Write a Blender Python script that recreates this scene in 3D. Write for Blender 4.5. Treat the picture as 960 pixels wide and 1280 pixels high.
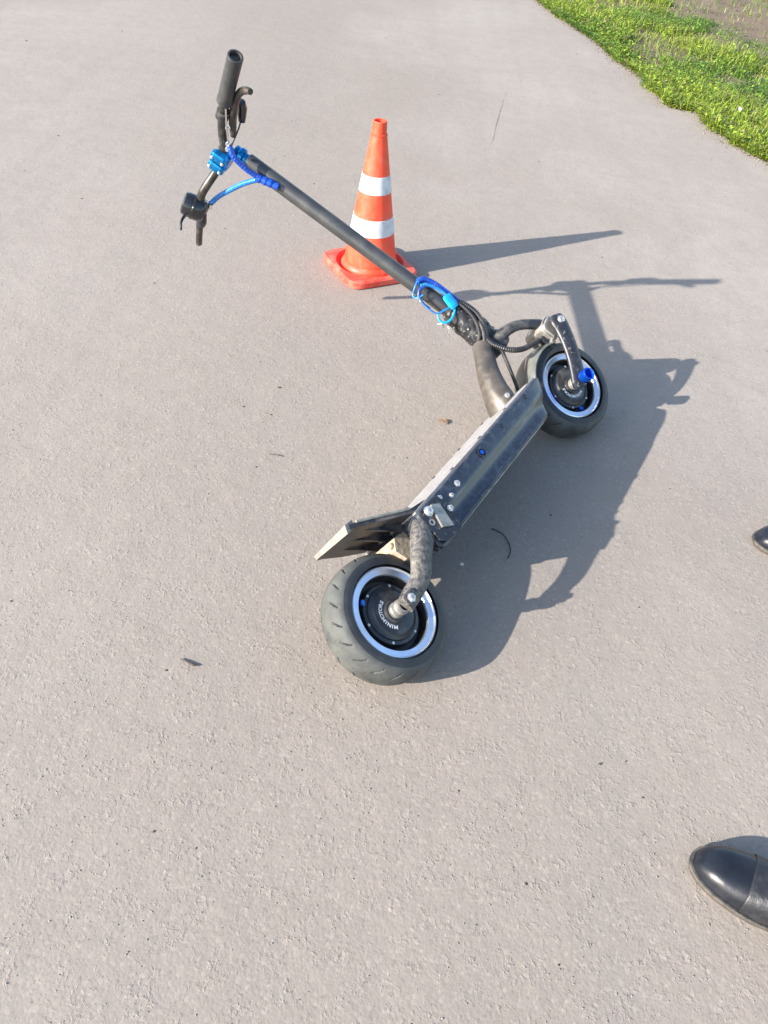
import bpy, math, random
import numpy as np
from mathutils import Vector, Matrix, noise as mnoise

for o in list(bpy.data.objects):
    bpy.data.objects.remove(o)
random.seed(7)
rng = np.random.default_rng(11)
scene = bpy.context.scene
COL = scene.collection
R = math.radians

# ------------------------------------------------------------------ camera
cam_data = bpy.data.cameras.new('camera')
cam_data.sensor_fit = 'VERTICAL'
cam_data.sensor_height = 36.0
cam_data.lens = 36.0 * 965.4 / 1280.0
cam_data.clip_start = 0.02
cam_data.clip_end = 2000
cam = bpy.data.objects.new('camera', cam_data)
COL.objects.link(cam)
CR, CU, CF = (0.9937, 0.0771, 0.0815), (-0.1122, 0.6826, 0.7221), (0.0, 0.7267, -0.6869)
cam.matrix_world = Matrix(((CR[0], CU[0], -CF[0], 0), (CR[1], CU[1], -CF[1], 0),
                           (CR[2], CU[2], -CF[2], 1.31), (0, 0, 0, 1)))
scene.camera = cam

# ------------------------------------------------------------------ sky and sun
SUN = Vector((0.7901, 0.4635, -0.4012)).normalized()      # direction the light travels
to_sun = -SUN
world = bpy.data.worlds.new('World')
scene.world = world
world.use_nodes = True
wn = world.node_tree
bg = wn.nodes['Background']
sky = wn.nodes.new('ShaderNodeTexSky')
sky.sky_type = 'NISHITA'
sky.sun_disc = False
sky.sun_elevation = math.asin(to_sun.z)
sky.sun_rotation = math.atan2(to_sun.x, to_sun.y)
sky.air_density = 1.0
sky.dust_density = 1.0
wn.links.new(sky.outputs[0], bg.inputs[0])
bg.inputs[1].default_value = 0.135
sl = bpy.data.lights.new('sun', 'SUN')
sl.energy = 4.4
sl.angle = R(0.55)
sl.color = (1.0, 0.93, 0.84)
sun = bpy.data.objects.new('sun', sl)
COL.objects.link(sun)
sun.rotation_euler = SUN.to_track_quat('-Z', 'Y').to_euler()
sun.location = (-6, -4, 6)

vs = scene.view_settings
scene.display_settings.display_device = 'sRGB'
vs.view_transform = 'Standard'
vs.look = 'None'
vs.gamma = 1.0
vs.use_curve_mapping = False
vs.exposure = 1.40

# ------------------------------------------------------------------ material helpers
def nodes(m):
    m.use_nodes = True
    nt = m.node_tree
    return nt, nt.nodes['Principled BSDF']

def mixc(nt, fac, a, b, mode='MIX'):
    n = nt.nodes.new('ShaderNodeMix')
    n.data_type = 'RGBA'
    n.blend_type = mode
    for sock, v in ((n.inputs[0], fac), (n.inputs[6], a), (n.inputs[7], b)):
        if hasattr(v, 'is_linked'):
            nt.links.new(v, sock)
        elif isinstance(v, (int, float)):
            sock.default_value = v
        else:
            sock.default_value = (*v[:3], 1)
    return n.outputs[2]

def noise_tex(nt, vec, scale, detail=3, rough=0.55, dist=0.0):
    n = nt.nodes.new('ShaderNodeTexNoise')
    n.inputs['Scale'].default_value = scale
    n.inputs['Detail'].default_value = detail
    n.inputs['Roughness'].default_value = rough
    n.inputs['Distortion'].default_value = dist
    nt.links.new(vec, n.inputs['Vector'])
    return n.outputs['Fac']

def ramp(nt, fac, lo, hi):
    n = nt.nodes.new('ShaderNodeMapRange')
    n.inputs['From Min'].default_value = lo
    n.inputs['From Max'].default_value = hi
    n.clamp = True
    nt.links.new(fac, n.inputs['Value'])
    return n.outputs['Result']

def math_n(nt, op, a, b=None):
    n = nt.nodes.new('ShaderNodeMath')
    n.operation = op
    for s, v in zip(n.inputs, (a, b)):
        if v is None:
            continue
        if hasattr(v, 'is_linked'):
            nt.links.new(v, s)
        else:
            s.default_value = v
    return n.outputs[0]

def bump(nt, h, strength, dist, prev=None):
    n = nt.nodes.new('ShaderNodeBump')
    n.inputs['Strength'].default_value = strength
    n.inputs['Distance'].default_value = dist
    nt.links.new(h, n.inputs['Height'])
    if prev is not None:
        nt.links.new(prev, n.inputs['Normal'])
    return n.outputs['Normal']

MATS = {}
def surf(name, color, rough=0.5, metal=0.0, var=0.0, vscale=40, dust=0.0, dust_col=(0.42, 0.37, 0.30),
         dscale=18, dlo=0.45, dhi=0.7, bmp=0.0, bscale=300, spec=0.5, coat=0.0, scratch=0.0):
    """painted / moulded surface with colour variation, dust in its own blotches, and fine relief"""
    m = bpy.data.materials.new(name)
    nt, b = nodes(m)
    tc = nt.nodes.new('ShaderNodeTexCoord').outputs['Object']
    col = None
    if var > 0:
        f = noise_tex(nt, tc, vscale, 4)
        dark = [c * (1 - var) for c in color]
        lite = [min(1, c * (1 + var)) for c in color]
        col = mixc(nt, ramp(nt, f, .3, .7), dark, lite)
    if scratch > 0:
        mp = nt.nodes.new('ShaderNodeMapping')
        mp.inputs['Scale'].default_value = (5, 150, 150)
        mp.inputs['Rotation'].default_value = (.1, .06, .05)
        nt.links.new(tc, mp.inputs['Vector'])
        fs_ = math_n(nt, 'MULTIPLY', ramp(nt, noise_tex(nt, mp.outputs[0], 1.0, 3, .6), .60, .72), ramp(nt, noise_tex(nt, tc, 16, 2), .45, .6))
        col = mixc(nt, math_n(nt, 'MULTIPLY', fs_, scratch), col if col is not None else color, (.30, .30, .31))
    if dust > 0:
        f = noise_tex(nt, tc, dscale, 6, .65, .4)
        fac = math_n(nt, 'MULTIPLY', ramp(nt, f, dlo, dhi), dust)
        col = mixc(nt, fac, col if col is not None else color, dust_col)
        rr = math_n(nt, 'ADD', math_n(nt, 'MULTIPLY', fac, 0.9 - rough), rough)
        nt.links.new(rr, b.inputs['Roughness'])
        if metal > 0:
            nt.links.new(math_n(nt, 'SUBTRACT', metal, math_n(nt, 'MULTIPLY', fac, metal)), b.inputs['Metallic'])
    else:
        b.inputs['Roughness'].default_value = rough
    if not (dust > 0 and metal > 0):
        b.inputs['Metallic'].default_value = metal
    if col is not None:
        nt.links.new(col, b.inputs['Base Color'])
    else:
        b.inputs['Base Color'].default_value = (*color, 1)
    b.inputs['Specular IOR Level'].default_value = spec
    if coat:
        b.inputs['Coat Weight'].default_value = coat
        b.inputs['Coat Roughness'].default_value = .12
    if bmp > 0:
        h = noise_tex(nt, tc, bscale, 3)
        nt.links.new(bump(nt, h, bmp, 0.002), b.inputs['Normal'])
    MATS[name] = m
    return m

def asphalt():
    m = bpy.data.materials.new('worn_asphalt')
    nt, b = nodes(m)
    tc = nt.nodes.new('ShaderNodeTexCoord').outputs['Object']
    big = noise_tex(nt, tc, 1.1, 3, .6, .4)
    mid = noise_tex(nt, tc, 9, 3, .65)
    fine = noise_tex(nt, tc, 230, 2, .7)
    col = mixc(nt, ramp(nt, big, .3, .7), (.276, .238, .206), (.330, .293, .260))
    # darker, browner band along the path, fading to paler margins, with faint long streaks
    xyz = nt.nodes.new('ShaderNodeSeparateXYZ')
    nt.links.new(tc, xyz.inputs[0])
    perp = math_n(nt, 'ADD', math_n(nt, 'SUBTRACT', xyz.outputs[0], .27), math_n(nt, 'MULTIPLY', xyz.outputs[1], .21))
    perp = math_n(nt, 'ADD', perp, math_n(nt, 'MULTIPLY', math_n(nt, 'SUBTRACT', big, .5), 1.1))
    brown_band = math_n(nt, 'POWER', 2.718, math_n(nt, 'MULTIPLY', math_n(nt, 'MULTIPLY', perp, perp), -1.7))
    col = mixc(nt, math_n(nt, 'MULTIPLY', brown_band, .60), col, (.240, .203, .172))
    mp = nt.nodes.new('ShaderNodeMapping')
    mp.inputs['Rotation'].default_value = (0, 0, -.207)
    mp.inputs['Scale'].default_value = (3.4, .22, 1)
    nt.links.new(tc, mp.inputs['Vector'])
    streak = noise_tex(nt, mp.outputs[0], 1.0, 3, .6)
    col = mixc(nt, math_n(nt, 'MULTIPLY', ramp(nt, streak, .46, .70), .42), col, (.238, .213, .190))
    col = mixc(nt, math_n(nt, 'MULTIPLY', ramp(nt, mid, .4, .75), .45), col, (.246, .215, .186))
    v = nt.nodes.new('ShaderNodeTexVoronoi')
    v.inputs['Scale'].default_value = 170
    nt.links.new(tc, v.inputs['Vector'])
    sep = nt.nodes.new('ShaderNodeSeparateColor')
    nt.links.new(v.outputs['Color'], sep.inputs[0])
    lite = ramp(nt, sep.outputs[1], .82, 1.0)
    dark = ramp(nt, sep.outputs[2], .86, 1.0)
    col = mixc(nt, math_n(nt, 'MULTIPLY', lite, .26), col, (.46, .41, .345))
    col = mixc(nt, math_n(nt, 'MULTIPLY', dark, .26), col, (.13, .12, .11))
    col = mixc(nt, math_n(nt, 'MULTIPLY', ramp(nt, fine, .35, .75), .3), col, (.362, .318, .268))
    # crumbling flakes, thicker in places
    clump = noise_tex(nt, tc, 112, 3, .6, .2)
    mask = ramp(nt, noise_tex(nt, tc, 24, 3, .65), .46, .66)
    ch = math_n(nt, 'MULTIPLY', ramp(nt, clump, .52, .64), mask)
    pit = math_n(nt, 'MULTIPLY', ramp(nt, clump, .40, .30), mask)
    col = mixc(nt, math_n(nt, 'MULTIPLY', pit, .30), col, (.18, .165, .15))
    nt.links.new(col, b.inputs['Base Color'])
    b.inputs['Roughness'].default_value = .9
    b.inputs['Specular IOR Level'].default_value = .25
    h = math_n(nt, 'ADD', math_n(nt, 'MULTIPLY', ch, .0024), math_n(nt, 'MULTIPLY', fine, .0007))
    h = math_n(nt, 'ADD', h, math_n(nt, 'MULTIPLY', v.outputs['Distance'], -.0007))
    h = math_n(nt, 'SUBTRACT', h, math_n(nt, 'MULTIPLY', pit, .0015))
    h = math_n(nt, 'ADD', h, math_n(nt, 'MULTIPLY', mid, .007))
    nt.links.new(bump(nt, h, .42, 1.0), b.inputs['Normal'])
    return m

def soil():
    m = bpy.data.materials.new('dry_soil')
    nt, b = nodes(m)
    tc = nt.nodes.new('ShaderNodeTexCoord').outputs['Object']
    f = noise_tex(nt, tc, 3, 6, .65)
    col = mixc(nt, ramp(nt, f, .3, .7), (.135, .092, .060), (.215, .155, .106))
    nt.links.new(col, b.inputs['Base Color'])
    b.inputs['Roughness'].default_value = .95
    nt.links.new(bump(nt, noise_tex(nt, tc, 40, 6, .7), .8, .02), b.inputs['Normal'])
    return m

def field():
    m = bpy.data.materials.new('rough_field')
    nt, b = nodes(m)
    tc = nt.nodes.new('ShaderNodeTexCoord').outputs['Object']
    f = noise_tex(nt, tc, .8, 5, .65)
    g = noise_tex(nt, tc, 14, 4, .7)
    col = mixc(nt, ramp(nt, g, .3, .7), (.09, .16, .035), (.19, .24, .06))
    col = mixc(nt, ramp(nt, f, .52, .66), col, (.21, .16, .11))
    nt.links.new(col, b.inputs['Base Color'])
    b.inputs['Roughness'].default_value = .95
    nt.links.new(bump(nt, g, .9, .05), b.inputs['Normal'])
    return m

def leafmat(name):
    m = bpy.data.materials.new(name)
    nt, b = nodes(m)
    at = nt.nodes.new('ShaderNodeVertexColor')
    at.layer_name = 'tint'
    nt.links.new(at.outputs['Color'], b.inputs['Base Color'])
    b.inputs['Roughness'].default_value = .5
    b.inputs['Specular IOR Level'].default_value = .35
    tr = nt.nodes.new('ShaderNodeBsdfTranslucent')
    nt.links.new(at.outputs['Color'], tr.inputs['Color'])
    mx = nt.nodes.new('ShaderNodeMixShader')
    mx.inputs[0].default_value = .35
    nt.links.new(b.outputs[0], mx.inputs[1])
    nt.links.new(tr.outputs[0], mx.inputs[2])
    nt.links.new(mx.outputs[0], nt.nodes['Material Output'].inputs['Surface'])
    return m

ASPHALT = asphalt()
FIELD = field()
SOIL = soil()
BLACK = surf('black_powder_coat', (.022, .024, .03), .42, 0, .3, 60, dust=.35, dscale=22, bmp=.05)
STEMM = surf('grey_anodised_tube', (.075, .078, .082), .38, .55, .15, 25, dust=.18, dscale=9, dlo=.5, dhi=.8)
NECKM = surf('dusty_bronze_grey_paint', (.085, .075, .066), .36, .35, .3, 20, dust=.4, dscale=24, dlo=.45, dhi=.8, dust_col=(.26, .22, .175))
BARM = surf('dark_bar_metal', (.045, .041, .038), .34, .4, .2, 40, dust=.15, dscale=40)
DECKM = surf('black_gloss_deck_side', (.018, .024, .040), .27, .0, .3, 40, dust=.22, dscale=48, dlo=.5, dhi=.72, spec=.6, dust_col=(.22, .215, .21), scratch=.9)
GRIPT = surf('dusty_grip_sheet', (.21, .205, .21), .8, 0, .25, 30, dust=.6, dscale=45, dust_col=(.36, .35, .345), dlo=.3, dhi=.75, bmp=.3, bscale=900)
RUBBER = surf('tyre_rubber', (.036, .038, .040), .62, 0, .25, 30, dust=.6, dscale=15, dlo=.3, dhi=.7, dust_col=(.135, .144, .130), bmp=.06)
SIDEW = surf('tyre_side_wall', (.022, .024, .028), .50, 0, .25, 30, dust=.35, dscale=22, dlo=.4, dhi=.75, dust_col=(.085, .086, .082), bmp=.05)
SOFT = surf('black_soft_rubber', (.032, .034, .038), .55, 0, .15, 50, dust=.08, dscale=30)
RIMM = surf('satin_alloy_rim', (.70, .76, .86), .28, .9, .06, 60, dust=.10, dscale=30, dlo=.5, dhi=.8)
WELL = surf('black_rim_well', (.012, .013, .016), .35, 0, .2, 40, dust=.15)
HUB = surf('black_motor_cover', (.045, .047, .05), .28, .35, .2, 50, dust=.25, dscale=25, dlo=.5, dhi=.8)
ALU = surf('raw_aluminium', (.34, .325, .295), .42, .7, .25, 60, dust=.5, dscale=30, dust_col=(.27, .24, .19))
BOLT = surf('zinc_bolt', (.72, .70, .66), .32, .8, .2, 80, dust=.2, dscale=60)
ARMM = surf('worn_dusty_arm', (.045, .045, .048), .5, .1, .3, 60, dust=.62, dscale=120, dlo=.36, dhi=.72, dust_col=(.30, .275, .23), bmp=.9, bscale=120, scratch=.9)
ARMF = surf('worn_black_arm', (.018, .020, .028), .40, .05, .3, 60, dust=.28, dscale=95, dlo=.56, dhi=.66, dust_col=(.40, .38, .33), bmp=.15, bscale=260)
SAND = surf('caked_sand', (.34, .275, .20), .95, 0, .3, 70, bmp=.7, bscale=120)
PLATE = surf('dusty_plate_edge', (.20, .195, .175), .65, .05, .3, 60, dust=.7, dscale=45, dust_col=(.30, .28, .235), bmp=.3, bscale=200)
BLUE = surf('blue_anodised', (.01, .10, .62), .22, .7, .2, 60)
CYAN = surf('cyan_anodised', (.008, .20, .50), .25, .7, .35, 90)
BWRAP = surf('blue_cable_wrap', (.004, .06, .42), .36, 0, .35, 90, dust=.12, dscale=70, dust_col=(.16, .22, .34))
CWRAP = surf('light_blue_cable_wrap', (.008, .155, .50), .36, 0, .35, 90, dust=.12, dscale=70, dust_col=(.25, .33, .42))
TAG = surf('cyan_plastic', (.008, .32, .62), .4, 0, .15, 60)
CORR = surf('black_corrugated_tube', (.02, .02, .022), .4, 0, .2, 80, dust=.15)
TAPE = surf('black_cloth_tape', (.018, .019, .022), .45, 0, .4, 70, dust=.45, dscale=70, dlo=.58, dhi=.66, dust_col=(.55, .54, .52), bmp=.8, bscale=90)
PLAST = surf('black_gloss_plastic', (.010, .011, .013), .20, 0, .2, 40, coat=.5)
CLEARP = surf('smoky_grey_plastic', (.10, .112, .105), .30, 0, .15, 40, dust=.2)
WHITEP = surf('white_print', (.75, .75, .75), .6)
CHROME = surf('chrome', (.8, .8, .8), .15, 1.0)
ORANGE = surf('orange_pvc', (.80, .066, .024), .48, 0, .12, 14, dust=.35, dscale=16, dlo=.48, dhi=.72, dust_col=(.62, .24, .15), bmp=.1, bscale=90, scratch=.25)
ORANGED = surf('scuffed_orange_base', (.76, .062, .035), .55, 0, .15, 18, dust=.55, dscale=22, dlo=.45, dhi=.68, dust_col=(.45, .22, .16), bmp=.2, bscale=90, scratch=.4)
BAND = surf('white_reflective_band', (.56, .59, .62), .42, 0, .10, 30, dust=.6, dscale=34, dlo=.5, dhi=.66, dust_col=(.36, .37, .38), bmp=.25, bscale=120)
LEATH = surf('black_polished_leather', (.010, .012, .018), .31, 0, .25, 30, bmp=.12, bscale=120, dust=.10, dscale=25, dlo=.5, dhi=.8, dust_col=(.16, .15, .14))
LEATHV = surf('black_creased_leather', (.014, .015, .019), .40, 0, .3, 40, bmp=.35, bscale=170, dust=.16, dscale=60, dlo=.45, dhi=.75, dust_col=(.10, .10, .10))
SOLE = surf('grey_shoe_welt', (.05, .048, .046), .7, 0, .2, 60, dust=.45, dscale=60, dust_col=(.22, .20, .17))
LINING = surf('shoe_lining', (.06, .045, .035), .9)
CRACKM = surf('tar_crack', (.135, .12, .108), .9, 0, .3, 60)
DARKBIT = surf('dark_debris', (.06, .05, .042), .85, 0, .3, 200)
LEAFBIT = surf('dry_leaf', (.16, .10, .06), .8, 0, .3, 200)
WIREM = surf('black_wire', (.012, .012, .014), .4)
PALE = surf('pale_chip', (.55, .53, .50), .8, 0, .15, 200)
PAPER = surf('white_paper', (.60, .61, .60), .8)

# ------------------------------------------------------------------ mesh helpers
class MB:
    def __init__(s):
        s.v = []
        s.f = []

    def add(s, vs_, fs_):
        k = len(s.v)
        s.v += [tuple(v) for v in vs_]
        s.f += [tuple(i + k for i in f) for f in fs_]
        return s

    def box(s, c, ax, ay, az, bev=0.0):
        """box at c with half-extent vectors; bev chamfers the edges of the two z faces"""
        c, ax, ay, az = map(Vector, (c, ax, ay, az))
        if bev <= 0:
            rings = [(-1, 1.0), (1, 1.0)]
        else:
            b = bev
            rings = [(-1, 1 - b), (-1 + b, 1.0), (1 - b, 1.0), (1, 1 - b)]
        vs_, k = [], .72 if bev else 1
        for z, sc in rings:
            if bev:
                for sx, sy in ((1, k), (k, 1), (-k, 1), (-1, k), (-1, -k), (-k, -1), (k, -1), (1, -k)):
                    vs_.append(c + ax * sx * sc + ay * sy * sc + az * z)
            else:
                for sx, sy in ((1, 1), (-1, 1), (-1, -1), (1, -1)):
                    vs_.append(c + ax * sx + ay * sy + az * z)
        n = 8 if bev else 4
        fs = [tuple(range(n))[::-1], tuple(range((len(rings) - 1) * n, len(rings) * n))]
        for k_ in range(len(rings) - 1):
            for i in range(n):
                j = (i + 1) % n
                fs.append((k_ * n + i, k_ * n + j, (k_ + 1) * n + j, (k_ + 1) * n + i))
        return s.add(vs_, fs)

    def sweep(s, pts, rad, n=12, cap=True, flat=None, up=None):
        """tube along pts; rad per point (or number); flat = (sideways, up) factors per point"""
        pts = [Vector(p) for p in pts]
        m = len(pts)
        if not hasattr(rad, '__len__'):
            rad = [rad] * m
        tang = []
        for i in range(m):
            a = pts[max(0, i - 1)]
            b = pts[min(m - 1, i + 1)]
            tang.append((b - a).normalized())
        ref = Vector(up) if up is not None else (Vector((0, 0, 1)) if abs(tang[0].z) < .9 else Vector((1, 0, 0)))
        x = (ref - tang[0] * ref.dot(tang[0])).normalized()
        vs_, fs = [], []
        for i in range(m):
            t = tang[i]
            x = (x - t * x.dot(t)).normalized()
            y = t.cross(x)
            fx, fy = (1, 1) if flat is None else (flat[i] if hasattr(flat[0], '__len__') else flat)
            for j in range(n):
                a = 2 * math.pi * j / n
                vs_.append(pts[i] + x * (math.cos(a) * rad[i] * fx) + y * (math.sin(a) * rad[i] * fy))
        for i in range(m - 1):
            for j in range(n):
                k = (j + 1) % n
                fs.append((i * n + j, i * n + k, (i + 1) * n + k, (i + 1) * n + j))
        if cap:
            fs.append(tuple(range(n))[::-1])
            fs.append(tuple(range((m - 1) * n, m * n)))
        return s.add(vs_, fs)

    def lathe(s, prof, org, axis, n=48, ref=None, closed=False):
        """prof = [(radius, height)] turned round axis at org"""
        org, axis = Vector(org), Vector(axis).normalized()
        ref = Vector(ref) if ref is not None else (Vector((0, 0, 1)) if abs(axis.z) < .9 else Vector((1, 0, 0)))
        x = (ref - axis * ref.dot(axis)).normalized()
        y = axis.cross(x)
        vs_, fs = [], []
        for (q, h) in prof:
            for j in range(n):
                a = 2 * math.pi * j / n
                vs_.append(org + axis * h + (x * math.cos(a) + y * math.sin(a)) * q)
        m = len(prof)
        for i in range(m - 1 if not closed else m):
            i2 = (i + 1) % m
            for j in range(n):
                k = (j + 1) % n
                fs.append((i * n + j, i * n + k, i2 * n + k, i2 * n + j))
        return s.add(vs_, fs)

    def prism(s, poly, extr):
        """polygon (3-D points) extruded by vector"""
        poly = [Vector(p) for p in poly]
        e = Vector(extr)
        n = len(poly)
        fs = [tuple(range(n))[::-1], tuple(range(n, 2 * n))]
        for i in range(n):
            j = (i + 1) % n
            fs.append((i, j, n + j, n + i))
        return s.add(poly + [p + e for p in poly], fs)

    def build(s, name, mat, parent=None, angle=35, smooth=True):
        me = bpy.data.meshes.new(name)
        me.from_pydata(s.v, [], s.f)
        import bmesh
        bm = bmesh.new()
        bm.from_mesh(me)
        bmesh.ops.recalc_face_normals(bm, faces=bm.faces[:])
        bm.to_mesh(me)
        bm.free()
        if smooth:
            me.shade_smooth()
            me.set_sharp_from_angle(angle=R(angle))
        me.materials.append(mat)
        o = bpy.data.objects.new(name, me)
        COL.objects.link(o)
        if parent is not None:
            o.parent = parent
        return o

def spline(ctrl, n=10):
    """Catmull-Rom through control points (any dimension)"""
    c = [np.array(p, float) for p in ctrl]
    c = [2 * c[0] - c[1]] + c + [2 * c[-1] - c[-2]]
    out = []
    for i in range(1, len(c) - 2):
        for k in range(n):
            t = k / n
            a, b, d, e = c[i - 1], c[i], c[i + 1], c[i + 2]
            out.append(.5 * ((2 * b) + (d - a) * t + (2 * a - 5 * b + 4 * d - e) * t * t + (3 * b - a - 3 * d + e) * t ** 3))
    out.append(c[-2])
    return out

def resample(pts, step):
    pts = [np.array(p, float) for p in pts]
    L = np.concatenate([[0], np.cumsum([np.linalg.norm(b - a) for a, b in zip(pts[:-1], pts[1:])])])
    n = max(2, int(L[-1] / step))
    s = np.linspace(0, L[-1], n)
    P = np.array(pts)
    return [np.array([np.interp(x, L, P[:, k]) for k in range(P.shape[1])]) for x in s]

def helix(path, rad, pitch, per=10):
    """points of a coil wound round a path"""
    P = resample(path, pitch / per)
    out = []
    x = None
    for i, p in enumerate(P):
        t = Vector(P[min(i + 1, len(P) - 1)] - P[max(i - 1, 0)]).normalized()
        if x is None:
            x = t.orthogonal().normalized()
        x = (x - t * x.dot(t)).normalized()
        y = t.cross(x)
        a = 2 * math.pi * i / per
        out.append(Vector(p) + x * rad * math.cos(a) + y * rad * math.sin(a))
    return out

def corrugated(path, r0, pitch=.006, amp=.12):
    """ribbed flexible tube"""
    P = resample(path, pitch / 4)
    rad = [r0 * (1 + amp * (1 if (i % 4) in (0, 1) else -1)) for i in range(len(P))]
    return P, rad

def empty(name, label, cat, loc=(0, 0, 0), group=None):
    o = bpy.data.objects.new(name, None)
    o.empty_display_size = .1
    COL.objects.link(o)
    o.location = loc
    tag(o, label, cat, group)
    return o

def tag(o, label=None, cat=None, group=None, kind=None):
    if label:
        o['label'] = label
    if cat:
        o['category'] = cat
    if group:
        o['group'] = group
    if kind:
        o['kind'] = kind
    return o

def np_mesh(name, V, F, mat, tint=None, smooth=True):
    """big mesh from arrays; F is a (n,3) or (n,4) index array"""
    me = bpy.data.meshes.new(name)
    V = np.asarray(V, np.float32)
    F = np.asarray(F, np.int32)
    k = F.shape[1]
    me.vertices.add(len(V))
    me.vertices.foreach_set('co', V.ravel())
    me.loops.add(F.size)
    me.loops.foreach_set('vertex_index', F.ravel())
    me.polygons.add(len(F))
    me.polygons.foreach_set('loop_start', np.arange(0, F.size, k, dtype=np.int32))
    me.update(calc_edges=True)
    if tint is not None:
        ca = me.color_attributes.new('tint', 'FLOAT_COLOR', 'POINT')
        ca.data.foreach_set('color', np.concatenate([tint, np.ones((len(tint), 1))], 1).astype(np.float32).ravel())
    if smooth:
        me.shade_smooth()
    me.materials.append(mat)
    me.validate()
    o = bpy.data.objects.new(name, me)
    COL.objects.link(o)
    return o

# ------------------------------------------------------------------ the setting: ground, path, verge
EDGE = [(6.9, -20), (3.2, -2.2), (2.55, 1.0), (2.12, 3.0), (1.93, 3.9), (1.817, 4.403), (1.755, 4.50), (1.717, 4.595), (1.69, 4.72),
        (1.668, 4.848), (1.672, 5.02), (1.651, 5.184), (1.56, 5.20), (1.47, 5.225), (1.455, 5.354), (1.43, 5.60), (1.40, 5.856),
        (1.335, 6.06), (1.272, 6.277), (1.236, 6.52), (1.192, 6.782), (1.09, 7.12), (.983, 7.507), (.90, 7.83), (.841, 8.149),
        (.66, 8.9), (.2, 11.0), (-2.0, 21), (-12, 66)]
def edge_x(y):
    ys = [p[1] for p in EDGE]
    xs = [p[0] for p in EDGE]
    return np.interp(y, ys, xs)

def nz2(x, y, s, oct=3):
    v, a, t = 0, 1, 0
    for k in range(oct):
        v += a * mnoise.noise(Vector((x * s, y * s, 3.7 + k * 9.1)))
        t += a
        a *= .5
        s *= 2.1
    return v / t

gnd = MB().add([(-400, -400, -.12), (400, -400, -.12), (400, 400, -.12), (-400, 400, -.12)], [(0, 1, 2, 3)]).build('ground', FIELD, smooth=False)
tag(gnd, kind='structure')

# path: wide sheet with a ragged right edge and a broken-off lip
ys = sorted(set(list(np.arange(-20, 2, 1.0)) + list(np.arange(2, 9.5, .045)) + list(np.arange(9.5, 66, 1.5))))
pv, pf = [], []
for i, y in enumerate(ys):
    xe = float(edge_x(y)) + .022 * nz2(0, y, 6) + .012 * nz2(5, y, 25)
    xl = float(edge_x(y)) - 6.2
    pv += [(xl, y, 0), (xe - .01, y, 0), (xe + .012, y, -.015), (xe + .02, y, -.10)]
    if i:
        a, b = (i - 1) * 4, i * 4
        pf += [(a, a + 1, b + 1, b), (a + 1, a + 2, b + 2, b + 1), (a + 2, a + 3, b + 3, b + 2)]
m_ = MB().add(pv, pf)
path = m_.build('path', ASPHALT, smooth=False)
tag(path, kind='structure')

# verge: uneven soil beside the path
def plant_h(x, y):
    return .001 if x < float(edge_x(y)) - .005 else verge_h(x, y)

def verge_h(x, y):
    d = x - float(edge_x(y))
    return -.035 + .03 * min(1, max(0, d) / .25) + .035 * nz2(x, y, 1.6, 4) * min(1, max(0, d) / .3)
gx = np.concatenate([np.arange(-.02, 1.0, .05), np.arange(1.0, 9, .25)])
gy = np.concatenate([np.arange(-3, 2.5, .4), np.arange(2.5, 11, .07), np.arange(11, 40, .8)])
vv = [(float(edge_x(y)) + d, y, verge_h(float(edge_x(y)) + d, y)) for y in gy for d in gx]
nx_ = len(gx)
ff = [(j * nx_ + i, j * nx_ + i + 1, (j + 1) * nx_ + i + 1, (j + 1) * nx_ + i) for j in range(len(gy) - 1) for i in range(nx_ - 1)]
verge = np_mesh('verge', vv, ff, SOIL)
tag(verge, kind='structure')

# thin cracks in the asphalt, lying in the path surface
def crack(pts, w):
    P = spline(pts, 8)
    P = [(p[0] + .012 * nz2(p[0], p[1], 9), p[1] + .012 * nz2(p[1], p[0], 9)) for p in P]
    v, f_ = [], []
    for i, p in enumerate(P):
        ww = w * (.35 + .65 * abs(nz2(p[0], p[1], 30, 2)) * 2) * math.sin(math.pi * min(1, (i + .6) / len(P)))
        v += [(p[0] - ww, p[1], .0012), (p[0] + ww, p[1], .0012)]
        if i:
            f_.append((2 * i - 2, 2 * i - 1, 2 * i + 1, 2 * i))
    o = MB().add(v, f_).build('crack', CRACKM, path, smooth=False)
    return o
crack([(.315, 4.07), (.345, 4.3), (.38, 4.6), (.42, 4.95), (.47, 5.3)], .0016)

# ------------------------------------------------------------------ grass and weeds on the verge
GRASSM = leafmat('grass_blades')
WEEDM = leafmat('broad_leaves')

def green(n, patch):
    """per-blade colour: lime, fresh green, a little straw"""
    lime = np.array([.34, .43, .05])
    fresh = np.array([.15, .30, .05])
    deep = np.array([.08, .18, .035])
    straw = np.array([.36, .29, .16])
    t = np.clip(patch[:, None] + rng.normal(0, .18, (n, 1)), 0, 1)
    c = fresh * (1 - t) + lime * t
    q = rng.random((n, 1))
    c = np.where(q < .14, deep, c)
    c = np.where(q > .91, straw, c)
    return c * rng.uniform(.5, 1.35, (n, 1))

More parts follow.
